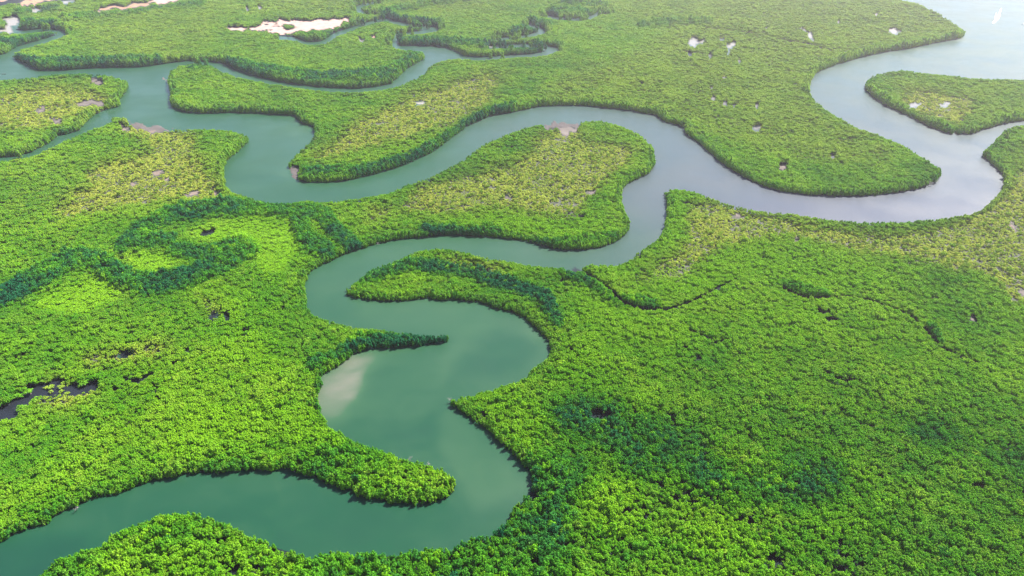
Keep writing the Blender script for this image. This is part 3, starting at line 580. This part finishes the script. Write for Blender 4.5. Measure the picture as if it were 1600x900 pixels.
# ---- single trees: an Empty at the foot, a trunk on stilt roots and a crown
tree_meshes = []
for (V, F, L), (T, G) in parts:
    c = bpy.data.meshes.new('crown'); c.from_pydata(V, [], F); c.materials.append(M_LEAF); a = c.attributes.new('leaf', 'FLOAT', 'FACE'); a.data.foreach_set('value', np.array(L, np.float32))
    t = bpy.data.meshes.new('trunk'); t.from_pydata(T, [], G); t.materials.append(M_BARK)
    tree_meshes.append((c, t))
def tree(name, x, y, s, h, turn, tn, dr, kind, label, group=None, cat='tree', z=0.3):
    e = bpy.data.objects.new(name, None); e.empty_display_size = 0.5; col.objects.link(e); e.location = (x, y, z); e.rotation_euler = (0, 0, turn); e.scale = (s, s, s * h)
    e['label'] = label; e['category'] = cat
    if group: e['group'] = group
    c, t = tree_meshes[kind % len(tree_meshes)]
    for nm, me in (('crown', c), ('trunk', t)):
        o = bpy.data.objects.new(nm, me); col.objects.link(o); o.parent = e; o['tint'] = float(tn); o['dry'] = float(dr)
    return e
for i in single:
    if px[i] < 480: where = 'on the wooded point at bottom left below the river'
    elif px[i] < 830: where = 'along the bottom edge below the wide river bend'
    else: where = 'along the bottom edge right of the river'
    tone = 'dark green' if tint[i] < 0.38 else ('bright lime green' if tint[i] > 0.68 else 'mid green')
    tree('mangrove_tree', tx[i], ty[i], size[i], hgt[i], rotz[i], tint[i], dry[i], int(variant[i]), '%s mangrove tree %s' % (tone, where), '%s mangroves %s' % (tone, where))

# lone bushes standing in the dark pool by the left edge
POOL_TREES = [
    ('small round green bush alone in the dark pool, right of the long leafy islet', 48, 616, 9.0, .60, .75, .10), ('wide green bush at the far right end of the dark pool', 133, 602, 9.5, .50, .7, .10), ('small bush just left of the wide green bush in the dark pool', 126, 603.5, 6.0, .5, .6, .15),
    ('pale olive bush crossing the middle of the dark pool, upper of the cluster', 80, 607, 6.5, .6, .7, .5), ('pale olive bush crossing the middle of the dark pool, lower of the cluster', 81, 614, 5.0, .55, .7, .55), ('thin yellowish bush at left of the cluster in the dark pool', 72, 607, 5.0, .6, .6, .65),
    ('pale yellow bush right of the cluster in the dark pool', 97, 607, 6.2, .62, .7, .55), ('low bush below the pale yellow bush in the dark pool', 97, 613, 5.0, .55, .6, .5), ('yellow green tuft on the near rim of the dark pool', 106, 616, 5.0, .65, .65, .5),
    ('yellow green bush above the pool, left of two at its upper inlet', 101, 599.5, 6.5, .66, .6, .45), ('yellow green bush above the pool, right of two at its upper inlet', 109, 600, 6.5, .66, .6, .45),
    ('tall green bush leaning over the narrow neck of the dark pool', 38, 642, 11.0, .55, .75, .12), ('green bush on the near shore where the dark pool narrows', 56, 629, 10.0, .55, .7, .15)]
for k, (lab, qx, qy, w, tn, hh, dr) in enumerate(POOL_TREES):
    gx, gy = ground(qx, qy); tree('mangrove_bush', float(gx), float(gy), w * 0.95, hh * 0.75, k * 1.3, tn, dr, k, lab, 'bushes standing in the dark pool', 'bush', -0.2)
for k, (qx, qy, w) in enumerate([(-6,640,9),(4,633,9),(11,629,8.5),(18,625,8.5),(26,623,8),(33,621,7),(3,622,8),(12,619,8),(22,615,8),(31,612,8),(38,610,7),(-6,627,8)]):
    gx, gy = ground(qx, qy)
    tree('mangrove_bush', float(gx), float(gy), w * 0.95, 0.55, k * 0.9, .60, .05, k, 'bright green bush packed into the long leafy islet at the left edge', 'bushes of the long leafy islet', 'bush', -0.1)

# ---- dead, bleached mangroves on the banks
def dead_tree(qx, qy, h, label, lean, seed):
    r = random.Random(seed); gx, gy = ground(qx, qy)
    e = bpy.data.objects.new('dead_mangrove', None); col.objects.link(e); e.location = (float(gx), float(gy), 0.1); e['label'] = label; e['category'] = 'dead tree'; e['group'] = 'bleached dead mangroves on the banks'
    V, F = [], []; L = Vector(lean)
    tube(V, F, (0, 0, -0.4), tuple(L * 0.5 * h + Vector((0, 0, .45 * h))), .16 * h / 5, .11 * h / 5, 6)
    tube(V, F, tuple(L * 0.5 * h + Vector((0, 0, .45 * h))), tuple(L * h + Vector((0, 0, .8 * h))), .11 * h / 5, .05 * h / 5, 6)
    mesh_obj('trunk', V, F, [M_DEAD], parent=e)
    for k in range(14):
        V, F = [], []; t = r.uniform(.25, .95); p = L * h * t + Vector((0, 0, h * (.1 + .7 * t)))
        d = Vector((r.gauss(0, 1), r.gauss(0, 1), r.uniform(-.1, .9))).normalized() + L * .5; q = p + d * h * r.uniform(.22, .45)
        tube(V, F, tuple(p), tuple(q), .07 * h / 5, .03 * h / 5, 4)
        for j in range(4):
            s = p.lerp(q, r.uniform(.4, 1)); tube(V, F, tuple(s), tuple(s + Vector((r.gauss(0, 1), r.gauss(0, 1), r.gauss(.2, .8))).normalized() * h * r.uniform(.1, .2)), .035 * h / 5, .014 * h / 5, 3)
        mesh_obj('branch', V, F, [M_DEAD], parent=e)
dead_tree(1449, 291, 11, 'white bleached dead tree lying along the bank at the right river bend', (0.75, 0.35, -0.25), 1)
dead_tree(1458, 287, 9, 'smaller white dead tree at the right end of the bleached bank tangle', (0.6, 0.3, -0.2), 2)
dead_tree(641, 722, 5.5, 'pale dead tree on the tip of the middle spit, left of two', (0.1, 0.1, 0.2), 3)
dead_tree(671, 730, 5.5, 'pale dead tree on the tip of the middle spit, right of two', (-0.1, 0.1, 0.2), 4)
dead_tree(706, 629, 6, 'grey leafless tree at the left point of the right bank', (-0.4, 0.1, 0.1), 5)
dead_tree(590, 383, 6, 'thin pale dead trunk leaning over the water above the upper bend', (0.2, -0.5, 0.0), 6)
dead_tree(121, 796, 6, 'pale dead tangle at the foot of the lower left bank', (0.3, -0.4, 0.0), 7)

# ------------------------------------------------------------------ boats
def boat(name, qx, qy, length, heading, label, kind, width=None):
    gx, gy = ground(qx, qy); e = bpy.data.objects.new(name, None); col.objects.link(e); e.location = (float(gx), float(gy), 0.0); e.rotation_euler = (0, 0, heading)
    e['label'] = label; e['category'] = 'boat'
    Lh = length / 2; W = width or length * 0.14; hull = M_HULL if kind == 'motor' else M_DARKW
    secs = [(-1, .80, .0), (-.6, .97, 0), (0, 1, .02), (.5, .78, .12), (.82, .36, .28), (1, .03, .45)] if kind == 'motor' else [(-1, .04, .35), (-.8, .45, .12), (-.35, .95, 0), (.2, 1, 0), (.7, .6, .10), (1, .04, .5)]
    V, F = [], []
    for sx, w, rise in secs:
        x = sx * Lh
        for wy, z in ((-w, .7 + rise), (-.75 * w, .1 + rise * .4), (0, -.25 + rise * .5), (.75 * w, .1 + rise * .4), (w, .7 + rise)): V.append((x, wy * W, z))
    for i in range(len(secs) - 1):
        for j in range(4): F.append((i * 5 + j, (i + 1) * 5 + j, (i + 1) * 5 + j + 1, i * 5 + j + 1))
    F.append((0, 1, 2, 3, 4)); mesh_obj('hull', V, F, [hull], parent=e)
    V, F = [], []
    for sx, w, rise in secs: V += [(sx * Lh * .97, -w * W * .88, .45 + rise * .7), (sx * Lh * .97, w * W * .88, .45 + rise * .7)]
    for i in range(len(secs) - 1): F.append((2 * i, 2 * i + 1, 2 * i + 3, 2 * i + 2))
    mesh_obj('deck', V, F, [M_TRIM if kind == 'motor' else M_BARK], parent=e)
    def block(nm, x0, x1, y0, y1, z0, z1, mat, slope=0):
        V = [(x0, y0, z0), (x1, y0, z0), (x1, y1, z0), (x0, y1, z0), (x0, y0 * .85, z1), (x1 - slope, y0 * .85, z1), (x1 - slope, y1 * .85, z1), (x0, y1 * .85, z1)]
        mesh_obj(nm, V, [(3, 2, 1, 0), (4, 5, 6, 7), (0, 1, 5, 4), (1, 2, 6, 5), (2, 3, 7, 6), (3, 0, 4, 7)], [mat], parent=e)
    if kind == 'motor':
        block('console', -.1 * Lh, .2 * Lh, -.5 * W, .5 * W, .5, 1.35, M_HULL, .1 * Lh); block('canopy', -.4 * Lh, .15 * Lh, -.8 * W, .8 * W, 2.0, 2.08, M_HULL)
        block('outboard_motor', -1.12 * Lh, -1.0 * Lh, -.18 * W, .18 * W, -.2, 1.1, M_DARKW)
        V, F = [], []
        for a in (-.38, .13):
            for b in (-.7, .7): tube(V, F, (a * Lh, b * W, .6), (a * Lh, b * W * .9, 2.0), .04, .04, 4)
        mesh_obj('canopy_frame', V, F, [M_TRIM], parent=e)
    else:
        for k in range(4): block('thwart', (-.5 + .32 * k) * Lh - .1, (-.5 + .32 * k) * Lh + .12, -.85 * W, .85 * W, .56, .62, M_BARK)
    return e
boat('motorboat', 1551, 36.5, 9.0, math.radians(222), 'small motorboat heading down the pale estuary with a white wake', 'motor')
boat('motorboat', 1599, 38.5, 10.0, math.radians(160), 'small boat on the pale estuary cut by the right edge', 'motor')
boat('canoe', 6, 116, 11.0, math.radians(4), 'dark wooden canoe on the grey river at the left edge', 'canoe', 0.9)
def wake(strands):
    V, F = [], []; r = random.Random(5)
    for line, widths in strands:
        P = [Vector((float(ground(a, b)[0]), float(ground(a, b)[1]), 0.03)) for a, b in line]; Q = []; WD = []
        for i in range(len(P) - 1):
            for k in range(6): t = k / 6; Q.append(P[i].lerp(P[i + 1], t)); WD.append(widths[i] * (1 - t) + widths[i + 1] * t)
        b = len(V)
        for i, p in enumerate(Q):
            d = (Q[min(i + 1, len(Q) - 1)] - Q[max(i - 1, 0)]).normalized(); s = Vector((-d.y, d.x, 0)); w = WD[i] * r.uniform(.8, 1.2) / 2
            V += [tuple(p - s * w), tuple(p - s * w * .3 + Vector((0, 0, .12))), tuple(p + s * w * .4 + Vector((0, 0, .12))), tuple(p + s * w)]
        for i in range(len(Q) - 1):
            for j in range(3): F.append((b + 4 * i + j, b + 4 * i + j + 1, b + 4 * i + 5 + j, b + 4 * i + 4 + j))
    o = mesh_obj('boat_wake', V, F, [M_FOAM]); o['kind'] = 'stuff'; o['label'] = 'white foam wake curving behind the small motorboat'; o['category'] = 'wake'
wake([([(1551.5,36),(1556,32),(1560,27),(1562,20),(1565,12)], [4, 7, 7, 4, 1]), ([(1554,33),(1556,26),(1557,19)], [1, 3, 0.6])])

# ------------------------------------------------------------------ haze
def haze():
    m = bpy.data.materials.new('humid_air'); m.use_nodes = True; n = m.node_tree.nodes
    n.remove(n['Principled BSDF']); v = n.new('ShaderNodeVolumePrincipled')
    v.inputs['Color'].default_value = (1.0, 0.86, 0.92, 1); v.inputs['Density'].default_value = 0.00006; v.inputs['Anisotropy'].default_value = 0.68
    m.node_tree.links.new(v.outputs[0], n['Material Output'].inputs['Volume'])
    s, z0, z1 = 9800.0, -4.0, H + 25
    V = [(-s, -s, z0), (s, -s, z0), (s, s, z0), (-s, s, z0), (-s, -s, z1), (s, -s, z1), (s, s, z1), (-s, s, z1)]
    o = mesh_obj('haze', V, [(3, 2, 1, 0), (4, 5, 6, 7), (0, 1, 5, 4), (1, 2, 6, 5), (2, 3, 7, 6), (3, 0, 4, 7)], [m]); o['kind'] = 'stuff'; o['label'] = 'pale humid haze lying over the whole delta'; o['category'] = 'haze'
haze()
